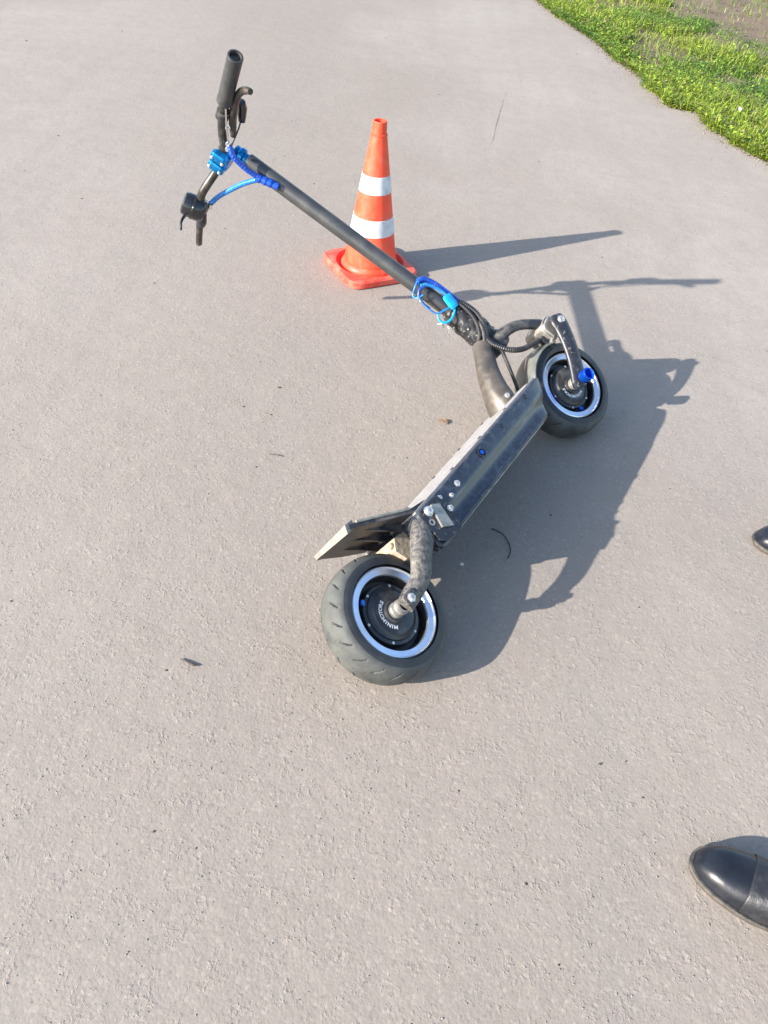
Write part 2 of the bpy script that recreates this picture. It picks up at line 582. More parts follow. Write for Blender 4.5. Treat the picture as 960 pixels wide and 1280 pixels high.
def sample_verge(n, ymin, ymax, dmax, bare=True, near=0.0, dmin=0.0):
    X, Y, D, PT = [], [], [], []
    while len(X) < n:
        y = rng.uniform(ymin, ymax)
        d = rng.uniform(dmin, dmax) if rng.random() > near else abs(rng.normal(0, .12))
        if d < .12 and nz2(3, y, 4.5, 2) > .05:
            d -= .09 * rng.random() * min(1, nz2(3, y, 4.5, 2) * 4)
        x = float(edge_x(y)) + d
        if ((x - 2.85) / .75) ** 2 + ((y - 8.5) / 1.0) ** 2 < 1 + 1.2 * nz2(x, y, 2.2, 2) and rng.random() < .74:
            continue                       # bare earth
        if bare:
            k = nz2(x + 20, y, .9, 3) * .9 + .55 * nz2(x, y - 7, 3.2, 2)
            if d > 1.3:
                k -= .22 * min(1, (d - 1.3) / .5)
            if k < -.05 and rng.random() > .16 and d > .04:
                continue
        X.append(x); Y.append(y); D.append(d)
        PT.append(.45 + 1.6 * nz2(x - 5, y + 3, .8, 2) + (.25 if d < .5 else 0))
    return np.array(X), np.array(Y), np.array(D), np.clip(np.array(PT), 0, 1)

def blades(name, n, ymin, ymax, dmax, hmin, hmax, wid, near, dmin=0.0):
    X, Y, D, PT = sample_verge(n, ymin, ymax, dmax, True, near, dmin)
    Z = np.array([plant_h(x, y) for x, y in zip(X, Y)]) - .004
    h = rng.uniform(hmin, hmax, n) * (0.65 + .7 * PT)
    az = rng.uniform(0, 2 * np.pi, n)
    lean = rng.uniform(.15, 1.5, n)
    dx, dy = np.cos(az), np.sin(az)
    px, py = -dy, dx
    w = wid * rng.uniform(.6, 1.3, n)
    V = np.zeros((n, 5, 3))
    for k, (t, ww) in enumerate(((0, 1), (0, -1), (.55, .8), (.55, -.8), (1, 0))):
        b = lean * h * t * t
        V[:, k, 0] = X + dx * b + px * w * ww
        V[:, k, 1] = Y + dy * b + py * w * ww
        V[:, k, 2] = Z + h * t * (1 - .25 * lean * t)
    base = (np.arange(n) * 5)[:, None]
    F = np.concatenate([base + np.array([[0, 1, 3]]), base + np.array([[0, 3, 2]]), base + np.array([[2, 3, 4]])], 0)
    tint = np.repeat(green(n, PT), 5, 0)
    o = np_mesh(name, V.reshape(-1, 3), F, GRASSM, tint)
    return o

g1 = blades('grass', 70000, 3.2, 10.6, 2.9, .02, .085, .0026, .10)
tag(g1, 'short bright green grass growing on the verge beside the path', 'grass', kind='stuff')

for k_, (n_, y0_, y1_, d1_, d0_) in enumerate(((16000, -1.0, 3.2, 3.5, 0), (24000, 3.2, 15.0, 6.0, 2.9), (9000, 10.6, 18.0, 2.9, 0))):
    gk = blades('grass', n_, y0_, y1_, d1_, .03, .10, .0042, 0.0, d0_)
    tag(gk, ('rough grass nearer than the weedy corner of the verge', 'rough grass farther from the path than the weedy strip', 'rough grass beyond the far end of the weedy strip')[k_], 'grass', kind='stuff')

def broad(n):
    """low rosettes of small broad leaves"""
    V, F, T = [], [], []
    X, Y, D, PT = sample_verge(n, 3.2, 10, 2.4, True, .45)
    for x, y, d, p in zip(X, Y, D, PT):
        z = plant_h(x, y)
        col = green(1, np.array([p]))[0] * 1.0
        for k in range(rng.integers(7, 13)):
            a = rng.uniform(0, 6.283)
            L = rng.uniform(.008, .026)
            w = L * rng.uniform(.28, .45)
            st = rng.uniform(0, .03)
            hz = rng.uniform(.008, .05)
            tilt = rng.uniform(-.2, .8)
            ca, sa = math.cos(a), math.sin(a)
            ox, oy = x + ca * st, y + sa * st
            k0 = len(V)
            V += [(ox, oy, z + hz), (ox + ca * L * .5 - sa * w, oy + sa * L * .5 + ca * w, z + hz + L * .5 * tilt + .002),
                  (ox + ca * L, oy + sa * L, z + hz + L * tilt * .8), (ox + ca * L * .5 + sa * w, oy + sa * L * .5 - ca * w, z + hz + L * .5 * tilt + .002)]
            F.append((k0, k0 + 1, k0 + 2, k0 + 3))
            c = col * rng.uniform(.75, 1.25)
            T += [c] * 4
    return np_mesh('weeds', V, F, WEEDM, np.array(T), smooth=False)
wd = broad(12500)
tag(wd, 'low broad-leaved weeds among the grass along the path edge', 'weeds', kind='stuff')

# loose grit lying on the asphalt, and crumbs along its broken edge
def grit(n):
    V, F = [], []
    oct_f = [(0, 2, 4), (2, 1, 4), (1, 3, 4), (3, 0, 4), (2, 0, 5), (1, 2, 5), (3, 1, 5), (0, 3, 5)]
    for i in range(n):
        if i < n * .82:
            y = .15 + 3.2 * rng.random() ** 1.25
            x = rng.uniform(-.75 - .35 * y, .75 + .42 * y)
            k = nz2(x, y, 4.5, 3)
            if k < -.05 and rng.random() < .7:
                continue
            s = .0006 + .0011 * rng.random() ** 2.2
        else:
            y = rng.uniform(3.6, 9)
            x = float(edge_x(y)) - abs(rng.normal(0, .07))
            s = .0012 + .0032 * rng.random() ** 3
        a = rng.uniform(0, 6.28)
        ca, sa = math.cos(a) * s, math.sin(a) * s
        e1, e2, e3 = rng.uniform(.7, 1.5), rng.uniform(.6, 1.1), rng.uniform(.5, .95)
        k0 = len(V)
        for vx, vy, vz in ((1, 0, 0), (-1, .15, 0), (0, 1, 0), (.1, -1, 0), (.1, .1, 1), (0, 0, -1)):
            V.append((x + ca * vx * e1 - sa * vy * e2, y + sa * vx * e1 + ca * vy * e2, .6 * s * e3 + vz * s * e3))
        F += [tuple(k0 + q for q in f_) for f_ in oct_f]
    return np_mesh('grit', V, F, PALE_G, smooth=False)
PALE_G = surf('grit_stone', (.27, .245, .22), .9, 0, .4, 60)
tag(grit(11000), 'fine pale grit scattered over the asphalt path', 'grit', kind='stuff')

def crumbs(n):
    V, F = [], []
    oct_f = [(0, 2, 4), (2, 1, 4), (1, 3, 4), (3, 0, 4), (2, 0, 5), (1, 2, 5), (3, 1, 5), (0, 3, 5)]
    while len(F) < n * 8:
        y = rng.uniform(3.4, 9.5)
        w = .035 + .06 * max(0, nz2(9, y, 2.3, 3))
        x = float(edge_x(y)) + .02 - abs(rng.normal(0, w))
        s = .0015 + .0050 * rng.random() ** 2.5
        a = rng.uniform(0, 6.28)
        ca, sa = math.cos(a) * s, math.sin(a) * s
        k0 = len(V)
        e = rng.uniform(.6, 1.3, 3)
        for vx, vy, vz in ((1, 0, 0), (-1, .15, 0), (0, 1, 0), (.1, -1, 0), (.1, .1, .7), (0, 0, -.5)):
            V.append((x + ca * vx * e[0] - sa * vy * e[1], y + sa * vx * e[0] + ca * vy * e[1], .4 * s + vz * s * e[2]))
        F += [tuple(k0 + q for q in f_) for f_ in oct_f]
    return np_mesh('soil_crumbs', V, F, CRUMB, smooth=False)
CRUMB = surf('soil_crumb', (.17, .135, .10), .95, 0, .45, 25)
def specks(n):
    V, F = [], []
    oct_f = [(0, 2, 4), (2, 1, 4), (1, 3, 4), (3, 0, 4), (2, 0, 5), (1, 2, 5), (3, 1, 5), (0, 3, 5)]
    for i in range(n):
        y = .2 + 6.5 * rng.random() ** 1.6
        x = rng.uniform(-.7 - .5 * y, min(.8 + .42 * y, float(edge_x(y))))
        s = (.0006 + .0015 * rng.random() ** 4) * (1 + .35 * y)
        a = rng.uniform(0, 6.28)
        ca, sa = math.cos(a) * s, math.sin(a) * s
        e = rng.uniform(.5, 1.7, 3)
        k0 = len(V)
        for vx, vy, vz in ((1, 0, 0), (-1, .15, 0), (0, 1, 0), (.1, -1, 0), (.1, .1, .7), (0, 0, -.5)):
            V.append((x + ca * vx * e[0] - sa * vy * e[1], y + sa * vx * e[0] + ca * vy * e[1], .4 * s + vz * s * .6))
        F += [tuple(k0 + q for q in f_) for f_ in oct_f]
    return np_mesh('debris_specks', V, F, DARKBIT, smooth=False)
tag(specks(300), 'tiny dark specks of plant litter and grit strewn over the asphalt', 'litter', kind='stuff')
tag(crumbs(5200), 'brown soil crumbs spilled along the ragged edge of the path', 'soil', kind='stuff')

# ------------------------------------------------------------------ traffic cone
def make_cone():
    root = empty('traffic_cone', 'orange traffic cone with two white bands standing behind the scooter', 'traffic cone', (-.154, 2.672, 0))
    root.rotation_euler[2] = R(32)
    # square foot with rounded corners, chamfered rim and a round moat
    n = 96
    def sq(half, rad, z):
        out = []
        for j in range(n):
            a = 2 * math.pi * j / n
            ca, sa = math.cos(a), math.sin(a)
            p = 7.0
            k = half / ((abs(ca) ** p + abs(sa) ** p) ** (1 / p))
            out.append((k * ca, k * sa, z))
        return out
    def ci(r_, z):
        return [(r_ * math.cos(2 * math.pi * j / n), r_ * math.sin(2 * math.pi * j / n), z) for j in range(n)]
    rings = [sq(.130, 0, .001), sq(.139, 0, .004), sq(.139, 0, .022), sq(.134, 0, .028), ci(.128, .031), ci(.124, .031), ci(.118, .014), ci(.106, .012)]
    v, f_ = [], []
    for k, rg in enumerate(rings):
        v += rg
        if k:
            a, b = (k - 1) * n, k * n
            f_ += [(a + j, a + (j + 1) % n, b + (j + 1) % n, b + j) for j in range(n)]
    MB().add(v, f_).build('base_plate', ORANGED, root, 28)
    prof = [(.106, .012), (.104, .026), (.100, .034), (.0935, .040)]
    rad = lambda h: .0945 - (h - .04) * .158
    prof += [(rad(h), h) for h in np.arange(.05, .46, .02)]
    prof += [(rad(.47), .47)]
    MB().lathe(prof, (0, 0, 0), (0, 0, 1), 64).build('cone_body', ORANGE, root, 30)
    MB().lathe([(rad(.468) + .001, .466), (rad(.468) + .0012, .47), (.0248, .472), (.0232, .505), (.0236, .508), (.0222, .510), (.018, .509), (.017, .46), (.001, .455)],
               (0, 0, 0), (0, 0, 1), 40).build('collar', ORANGE, root, 30)
    for h0, h1 in ((.150, .205), (.289, .344)):
        e = .0012
        MB().lathe([(rad(h0) + .0002, h0 - .001), (rad(h0) + e, h0), (rad((h0 + h1) / 2) + e, (h0 + h1) / 2), (rad(h1) + e, h1), (rad(h1) + .0002, h1 + .001)],
                   (0, 0, 0), (0, 0, 1), 64).build('reflective_band', BAND, root, 20)
    return root
make_cone()

# ------------------------------------------------------------------ scooter lying on its left side
# local frame: x forward, y left, z up of the scooter itself
fX, uX, rX = Vector((.4479, .894, -.0081)), Vector((-.781, .3956, .4832)), Vector((.4352, -.2101, .8755))
scooter = empty('electric_scooter', 'black electric scooter with blue cables fallen on its side on the asphalt', 'scooter')
mw = Matrix.Identity(4)
for k in range(3):
    mw[k][0], mw[k][1], mw[k][2] = fX[k], -rX[k], uX[k]
    mw[k][3] = (.0257, .9794, .0934)[k]
scooter.matrix_world = mw

def P(f, u, r):                    # forward, up, right of the rear axle
    return Vector((f, -r, u))
RK, ST = R(15.1), R(14)
eA = Vector((-math.sin(RK), 0, math.cos(RK)))
eF0 = Vector((math.cos(RK), 0, math.sin(RK)))
eR0 = Vector((0, -1, 0))
eR = eR0 * math.cos(ST) - eF0 * math.sin(ST)
eF = eF0 * math.cos(ST) + eR0 * math.sin(ST)
S0 = Vector((.9845, 0, 0))
# the stem is knocked a couple of degrees out of line with the fork
SB, BA, BF, BT = Vector((.9746, -.0109, -.0162)), Vector((-.1959, .0536, 1.0061)), Vector((.9579, -.2475, .2573)), Vector((-.2389, -.9919, -.0640))
def Q(a, f, t):                    # along the steering axis, ahead of it, to the right of it
    k = min(1, max(0, (a - .20) / .12))
    k = k * k * (3 - 2 * k)
    return (S0 + eA * a + eF * f + eR * t) * (1 - k) + (SB + BA * a + BF * f + BT * t) * k
RIGHT = Vector((0, -1, 0))
FWD = Vector((1, 0, 0))
UPV = Vector((0, 0, 1))

def bolt_head(name, c, axis, r, h, mat, parent, n=6):
    b = MB()
    axis = Vector(axis).normalized()
    b.lathe([(r * 1.35, 0), (r * 1.35, h * .18), (r, h * .2), (r, h * .85), (r * .8, h), (r * .45, h), (r * .4, h * .6), (.0001, h * .6)], c, axis, 6 if n == 6 else n)
    return b.build(name, mat, parent, 30)

def text_mesh(name, txt, size, radius, ang0, ang1, centre, ax_f, ax_u, axis, mat, parent):
    """letters printed round an arc, tops outward, reading clockwise seen along -axis"""
    verts, faces = [], []
    for i, ch in enumerate(txt):
        cu = bpy.data.curves.new('glyph', 'FONT')
        cu.body = ch
        cu.size = size
        cu.align_x = 'CENTER'
        cu.resolution_u = 3
        cu.offset = size * .035
        ob = bpy.data.objects.new('glyph', cu)
        COL.objects.link(ob)
        bpy.context.view_layer.update()
        me = bpy.data.meshes.new_from_object(ob.evaluated_get(bpy.context.evaluated_depsgraph_get()))
        a = ang0 + (ang1 - ang0) * i / (len(txt) - 1)
        out = ax_f * math.cos(a) + ax_u * math.sin(a)
        rt = ax_f * math.sin(a) - ax_u * math.cos(a)
        k0 = len(verts)
        verts += [centre + out * (radius + v.co.y) + rt * v.co.x * 1.15 for v in me.vertices]
        faces += [tuple(k0 + q for q in p.vertices) for p in me.polygons]
        bpy.data.objects.remove(ob)
        bpy.data.curves.remove(cu)
        bpy.data.meshes.remove(me)
    return MB().add(verts, faces).build(name, mat, parent, smooth=False)

def make_wheel(C, axis, af, au, spin, front):
    af, au = (af * 1.025, au * 1.025) if front else (af, au)
    """C hub centre, axis towards the right side, af/au the forward and up directions of the wheel plane"""
    C, axis = Vector(C), Vector(axis).normalized()
    tyre_bm = MB()
    Rt, W, rho0 = .1325, .046, .098
    na, nb = 720, 44
    v, fc, cut = [], [], []
    for i in range(na):
        th = 2 * math.pi * i / na
        dirv = af * math.cos(th) + au * math.sin(th)
        for j in range(nb + 1):
            ph = math.pi * j / nb
            cs = math.copysign(abs(math.cos(ph)) ** .74, math.cos(ph))
            sn = abs(math.sin(ph)) ** .70
            q = rho0 + (Rt - rho0) * sn
            z = W * cs
            # sipes: long slanted slits, short ones by the centre line, dots between
            t_ = abs(z) / W
            d = 0
            for off_, lo, hi, sl_, wd_ in ((0, .38, .86, 1.0, .034), (.30, .03, .21, 1.2, .026), (.93, .285, .33, .5, .045), (.84, .225, .26, .5, .040)):
                if lo < t_ < hi:
                    u_ = (th * 20 / (2 * math.pi) + off_ - sl_ * (t_ - lo) + (.5 if z < 0 else 0)) % 1
                    e = min(u_, 1 - u_)
                    if e < wd_:
                        d = max(d, .0030 * min(1, (hi - t_) / .10))
            if abs(t_ - .965) < .010:
                d = max(d, .0010)
            cut.append(d > .0015)
            nrm = dirv * sn + axis * cs * .5
            v.append(C + dirv * q + axis * z - nrm * d)
    st = nb + 1
    for i in range(na):
        i2 = (i + 1) % na
        for j in range(nb):
            fc.append((i * st + j, i * st + j + 1, i2 * st + j + 1, i2 * st + j))
    tyre_bm.add(v, fc)
    w = MB()
    # rim lip is the wheel's own mesh; tyre, well, motor cover, bolts are its sub-parts
    for sgn in (1, -1):
        w.lathe([(.0965, sgn * .0405), (.0935, sgn * .0425), (.0918, sgn * .0405), (.0908, sgn * .0385), (.0850, sgn * .0378), (.0795, sgn * .0374), (.0778, sgn * .034), (.0765, sgn * .012)],
                C, axis, 96, af)
    rim = w.build('wheel', RIMM, scooter, 40)
    tyre = tyre_bm.build('tyre', RUBBER, rim, 50)
    tyre.data.materials.append(SIDEW)
    for pl in tyre.data.polygons:                      # smoother, cleaner rubber on the side walls
        if abs((Vector(pl.center) - C).dot(axis)) > W * .945 or sum(cut[i] for i in pl.vertices) >= 2:
            pl.material_index = 1
    MB().lathe([(.0770, .033), (.0745, .010), (.064, .008), (.060, .020)], C, axis, 80, af).build('rim_well', WELL, rim, 40)
    MB().lathe([(.0770, -.033), (.0745, -.010), (.064, -.008), (.0001, -.03)], C, axis, 64, af).build('rim_well', WELL, rim, 40)
    h = MB()
    h.lathe([(.0645, .008), (.0645, .022), (.063, .0255), (.0565, .0265), (.0555, .0285), (.0545, .030), (.047, .0345), (.0455, .0365), (.0435, .037), (.024, .0385), (.0235, .041), (.021, .0435), (.0195, .0435), (.0001, .0436)],
            C, axis, 96, af)
    hub = h.build('hub_motor', HUB, rim, 25)
    for k in range(6):
        a = spin + k * math.pi / 3
        dv = af * math.cos(a) + au * math.sin(a)
        bolt_head('bolt', C + dv * .0600 + axis * .026, axis, .0022, .0022, BOLT, rim, 12)
    # valve with a blue cap
    a = spin + .35
    dv = af * math.cos(a) + au * math.sin(a)
    MB().sweep([C + dv * .0765 + axis * .016, C + dv * .071 + axis * .024, C + dv * .067 + axis * .033], [.0040, .0062, .0062], 12).build('valve_cap', BLUE, rim)
    if not front:
        text_mesh('lettering', 'MINIMOTORS', .0105, .0285, R(222), R(100), C + axis * .0384, af, au, axis, WHITEP, rim)
    else:
        text_mesh('lettering', 'MINIMOTORS', .0105, .0285, R(272), R(150), C + axis * .0384, af, au, axis, WHITEP, rim)
    return rim

rear_c = P(0, 0, 0)
front_c = Q(.0075, .0052, .010)
make_wheel(rear_c, RIGHT, FWD, UPV, R(100), False)
make_wheel(front_c, eR, eF, eA, R(215), True)

# --- deck
prof = [(.112, .1025), (.1155, .1005), (.1168, .097), (.1165, .072), (.1150, .065), (.1110, .056), (.1072, .048), (.1058, .042), (.1062, .034), (.1075, .025), (.1085, .018), (.106, .0125)]
full = prof + [(-r_, u_) for r_, u_ in reversed(prof)]
n = len(full)
stations = [(.150, .93, .010), (.156, .985, .002), (.165, 1, 0), (.40, 1, 0), (.70, 1, 0), (.772, 1, 0), (.792, .97, .001), (.820, .80, .006), (.850, .55, .012)]
v, fc = [], []
for k, (fx, sc, sq_) in enumerate(stations):
    for r_, u_ in full:
        kk = min(1, max(0, (fx - .66) / .112))
        v.append(P(fx - kk * .075 * (.1025 - u_) / .09, u_ + (sq_ if u_ < .05 else -sq_), r_ * sc))
    if k:
        a, b = (k - 1) * n, k * n
        fc += [(a + j, a + (j + 1) % n, b + (j + 1) % n, b + j) for j in range(n)]
fc += [tuple(range(n))[::-1], tuple(range((len(stations) - 1) * n, len(stations) * n))]
deck = MB().add(v, fc).build('deck', DECKM, scooter, 20)
# top plate, its own thickness, with screws
g = MB()
g.box(P(.472, .1045, 0), FWD * .310, Vector((0, .109, 0)), UPV * .0022)
g.build('grip_plate', GRIPT, deck, smooth=False)
for fx in (.20, .34, .48, .62, .76):
    for r_ in (.098, -.098):
        bolt_head('screw', P(fx, .1066, r_), UPV, .0045, .0025, WELL, deck, 12)
# ports and holes in the side rail
for fx, uu in ((.545, .088), (.690, .090)):
    MB().lathe([(.0062, .0), (.0062, .0016), (.0045, .0018), (.0042, .0004), (.0001, .0003)], P(fx, uu, .1162), RIGHT, 20).build('screw_hole', WELL, deck, 30)
MB().lathe([(.0125, 0), (.0125, .003), (.0105, .0045), (.009, .0045), (.0085, .001), (.0001, .0012)], P(.425, .083, .1162), RIGHT, 28).build('charging_port', PLAST, deck, 30)
MB().lathe([(.0055, 0), (.0055, .004), (.004, .0055), (.0001, .0056)], P(.425, .083, .1174), RIGHT, 20).build('port_cap', BLUE, deck, 30)
MB().box(P(.435, .0135, .1080), FWD * .245, UPV * .0008, RIGHT * .0010).build('bottom_seam', ALU, deck, smooth=False)

# --- rear foot plate rising over the wheel
fp = MB()
pts_r = [P(.215, .1075, .100), P(.165, .118, .100), P(.105, .1505, .092), P(.058, .178, .082), P(.042, .1845, .078)]
pts_l = [P(.215, .1075, -.100), P(.165, .118, -.100), P(.105, .1505, -.092), P(.058, .178, -.082), P(.042, .1845, -.078)]
th = Vector((-.0055, 0, -.0085))
v = pts_r + pts_l + [p + th for p in pts_r] + [p + th for p in pts_l]
m = 5
fc = []
for k in range(m - 1):
    fc += [(k, k + 1, m + k + 1, m + k), (2 * m + k, 2 * m + k + 1, 3 * m + k + 1, 3 * m + k), (k, k + 1, 2 * m + k + 1, 2 * m + k), (m + k, m + k + 1, 3 * m + k + 1, 3 * m + k)]
fc += [(0, m, 3 * m, 2 * m), (m - 1, 2 * m - 1, 4 * m - 1, 3 * m - 1)]
rest = fp.add(v, fc).build('foot_plate', BLACK, scooter, 25)
g = MB()
e0, e1 = P(.046, .1835, .0785), P(.046, .1835, -.0785)
g.add([e0 + Vector((.010, 0, .004)), e1 + Vector((.004, 0, .002)), e1 + Vector((-.006, 0, .003)), e0 + Vector((-.012, 0, .006)),
       e0 + Vector((.002, .002, -.011)), e1 + Vector((.001, -.002, -.006)), e1 + Vector((-.010, -.003, -.006)), e0 + Vector((-.020, .003, -.010))],
      [(0, 1, 2, 3), (4, 5, 6, 7), (0, 1, 5, 4), (1, 2, 6, 5), (2, 3, 7, 6), (3, 0, 4, 7)])
g.build('plate_lip', PLATE, rest, smooth=False)
g = MB()
g.sweep([P(.165, .1185, .1015), P(.105, .151, .0935), P(.056, .179, .0835)], .0032, 8)
g.build('plate_edge', PLATE, rest)
for rr in (-.05, 0, .05):      # ribs underneath
    MB().prism([P(.16, .108, rr), P(.075, .158, rr), P(.155, .088, rr)], RIGHT * .005).build('rib', BLACK, rest, smooth=False)

# --- rear suspension block, bracket and arms
blk = MB()
blk.prism([P(.150, .092, -.055), P(.150, .025, -.055), P(.105, .050, -.055), P(.098, .078, -.055), P(.120, .098, -.055)], RIGHT * .110)
sblk = blk.build('suspension_block', SAND, scooter, 20)
MB().lathe([(.001, -.084), (.022, -.084), (.025, -.080), (.025, .080), (.022, .084), (.001, .084)], P(.166, .062, 0), RIGHT, 28).build('rubber_cartridge', ARMF, scooter, 30)
for k in range(9):             # lumps of dried sand
    c0 = P(random.uniform(.094, .122), random.uniform(.05, .098), random.uniform(-.05, .05))
    q = random.uniform(.004, .009)
    pv_ = [(max(.0003, q * math.sin(math.pi * i / 6) * random.uniform(.75, 1.2)), -q * math.cos(math.pi * i / 6)) for i in range(7)]
    MB().lathe(pv_, c0, Vector((random.uniform(-1, 1), random.uniform(-1, 1), 1)), 8).build('sand_lump', SAND, sblk, 60)
for sgn in (1, -1):
    br = MB()
    br.prism([P(.228, .094, sgn * .1172), P(.196, .099, sgn * .1172), P(.152, .088, sgn * .1172), P(.146, .034, sgn * .1172), P(.160, .018, sgn * .1172), P(.215, .012, sgn * .1172), P(.236, .060, sgn * .1172)], RIGHT * sgn * .004)
    bracket = br.build('side_bracket', ARMF, scooter, 20)
    sp = MB()
    sp.prism([P(.212, .082, sgn * .1213), P(.192, .094, sgn * .1213), P(.172, .046, sgn * .1213), P(.198, .030, sgn * .1213)], RIGHT * sgn * .005)
    sp.build('alloy_plate', ALU, bracket, 20)
    bolt_head('bolt', P(.178, .088, sgn * .1213), RIGHT * sgn, .0085, .008, BOLT, bracket, 20)
    bolt_head('bolt', P(.228, .058, sgn * .1213), RIGHT * sgn, .0060, .006, BOLT, bracket, 6)
    for fx, uu, rr in ((.300, .080, .0062), (.232, .088, .005), (.262, .073, .0045)):
        bolt_head('bolt', P(fx, uu, sgn * (.1165 if uu > .07 else .112)), RIGHT * sgn, rr, .005, BOLT, deck, 6)
    # swing arm
    o_ = .088 if sgn > 0 else .078
    ctrl = [(.176, .080, o_ + .004, .017), (.158, .072, o_ + .010, .0225), (.126, .057, o_ + .014, .0225), (.096, .038, o_ + .013, .0205), (.068, .016, o_ + .009, .0195), (.044, .006, o_ + .003, .0180), (.018, .002, o_ - .003, .0175), (-.006, -.002, o_ - .006, .0155)]
    sp_ = spline(ctrl, 6)
    am = MB().sweep([P(q[0], q[1], sgn * q[2]) for q in sp_], [q[3] * 1.15 for q in sp_], 20, True, (.74, 1.0), up=RIGHT)
    arm = am.build('rear_swing_arm', ARMM, scooter, 50)
    bolt_head('pivot_bolt', P(.164, .068, sgn * (o_ + .0285)), RIGHT * sgn, .0085, .005, ALU, arm, 20)
    MB().lathe([(.0165, .040), (.0165, .050), (.0150, .052), (.0150, .060), (.0165, .0615), (.0165, .066), (.0150, .068), (.0150, .078), (.012, .079)], P(.0, 0, 0), RIGHT * sgn, 28).build('axle_spacer', ALU, arm, 30)
    nb_ = MB()
    nb_.box(P(.006, .006, sgn * (o_ + .010)), FWD * .017, UPV * .011, RIGHT * sgn * .006, .15)
    nb_.build('axle_clamp', ARMM, arm, 30)
    bolt_head('axle_nut', P(.004, .003, sgn * (o_ + .0155)), RIGHT * sgn, .0075, .006, BOLT, arm, 6)

# --- neck rising from the deck
ctrl = [(.735, .075, .036, 1.35), (.755, .115, .0355, 1.28), (.778, .155, .0330, 1.12), (.808, .195, .0300, 1.05), (.842, .228, .0285, 1.0), (.872, .256, .0290, 1.0)]
sp_ = spline(ctrl, 8)
neck = MB().sweep([P(q[0], q[1], 0) for q in sp_], [q[2] for q in sp_], 28, True, [(1.0, q[3]) for q in sp_], up=FWD).build('neck', NECKM, scooter, 50)
bolt_head('bolt', P(.742, .120, .042), P(-.2, .2, 1), .006, .005, BOLT, neck, 12)

# --- head tube wrapped in black tape
hd = MB()
A0 = [(.232, .0300), (.240, .0345), (.262, .0350), (.270, .0320), (.285, .0335), (.300, .0400), (.318, .0390), (.330, .0365), (.350, .0365), (.372, .0325), (.392, .0310), (.408, .0235)]
hv = []
sp_ = spline(A0, 5)
nn = 36
fc = []
for k, (a, r_) in enumerate(sp_):
    for j in range(nn):
        ang = 2 * math.pi * j / nn
        wob = 1 + .10 * mnoise.noise(Vector((math.cos(ang) * 2.2, math.sin(ang) * 2.2, a * 55))) + .05 * mnoise.noise(Vector((math.cos(ang) * 6, math.sin(ang) * 6, a * 160)))
        hv.append(Q(a, math.cos(ang) * r_ * wob - .002, math.sin(ang) * r_ * wob))
    if k:
        fc += [((k - 1) * nn + j, (k - 1) * nn + (j + 1) % nn, k * nn + (j + 1) % nn, k * nn + j) for j in range(nn)]
fc += [tuple(range(nn))[::-1], tuple(range((len(sp_) - 1) * nn, len(sp_) * nn))]
head = hd.add(hv, fc).build('taped_head_tube', TAPE, scooter, 60)
for k in range(11):            # torn tape ends and grit stuck to the glue
    a = random.uniform(.285, .40)
    ang = random.uniform(1.4, 4.6)
    rr = .040
    d1 = Vector((0, 0, 0)) + eF * math.cos(ang) + eR * math.sin(ang)
    c0 = Q(a, math.cos(ang) * rr, math.sin(ang) * rr)
    L1 = random.uniform(.006, .016)
    tv = (eA * random.uniform(-1, 1) + d1 * random.uniform(.1, .8)).normalized() * L1
    wv = d1.cross(tv).normalized() * random.uniform(.003, .007)
    tn = d1 * .0012
    MB().prism([c0 - wv, c0 + wv, c0 + wv * .7 + tv, c0 - wv * .4 + tv * .8], tn).build('tape_flap', TAPE if k % 3 else PALE, head, smooth=False)

# --- stem
stem = MB()
stem.lathe([(.0200, .380), (.0208, .402), (.0208, 1.067), (.0202, 1.0752), (.0180, 1.0767), (.0176, 1.057), (.0001, 1.055)], SB, BA, 48, eF).build('stem', STEMM, scooter, 30)

# --- blue clamp that holds the handlebar
cl = MB()
cl.lathe([(.0150, 1.052), (.0150, 1.088), (.021, 1.091), (.021, 1.102), (.0175, 1.106), (.0175, 1.117)], SB, BA, 32, eF)
cl.box(Q(1.100, -.034, -.004), eR * .029, eF * .026, eA * .021, .28)
clamp = cl.build('handlebar_clamp', CYAN, scooter, 30)
for t_ in (-.021, .012):
    MB().box(Q(1.104, -.058, t_), eR * .0145, eF * .011, eA * .022, .35).build('clamp_cap', CYAN, clamp, 30)
    for aa in (1.090, 1.120):
        bolt_head('bolt', Q(aa, -.070, t_), -eF, .0032, .004, BOLT, clamp, 12)

# --- handlebar, grip, levers, throttle
hb = [(1.142, -.044, .295), (1.141, -.042, .23), (1.139, -.040, .17), (1.134, -.036, .11), (1.122, -.033, .06), (1.108, -.034, .025), (1.103, -.041, -.015), (1.103, -.058, -.045), (1.107, -.084, -.080), (1.108, -.096, -.105), (1.104, -.093, -.150), (1.094, -.092, -.200), (1.083, -.094, -.255), (1.075, -.093, -.300)]
sp_ = spline(hb, 6)
bar = MB()
rad = [(.0112 if q[2] > -.17 else .0112 - .0022 * min(1, (-.17 - q[2]) / .12)) if abs(q[2]) > .03 else .0145 for q in sp_]
bar.sweep([Q(*q) for q in sp_], [max(.0095, x) for x in rad], 20)
hbar = bar.build('handlebar', BARM, scooter, 50)
gp = [Q(*q) for q in spline([(1.1385, -.040, .165), (1.1405, -.042, .23), (1.1425, -.0445, .302)], 8)]
ax_g = (gp[-1] - gp[-2]).normalized()
gr = MB()
gr.sweep(gp, [.0185 + (.0012 if k in (0, 1) else 0) for k in range(len(gp))], 28, False)
gr.lathe([(.0185, 0), (.0178, .002), (.0140, .0022), (.0125, -.012), (.0001, -.013)], gp[-1], ax_g, 28)
grip = gr.build('grip', SOFT, scooter, 40)
MB().lathe([(.0122, -.0115), (.010, -.0090), (.0001, -.0085)], gp[-1], ax_g, 20).build('bar_end', CHROME, grip, 30)

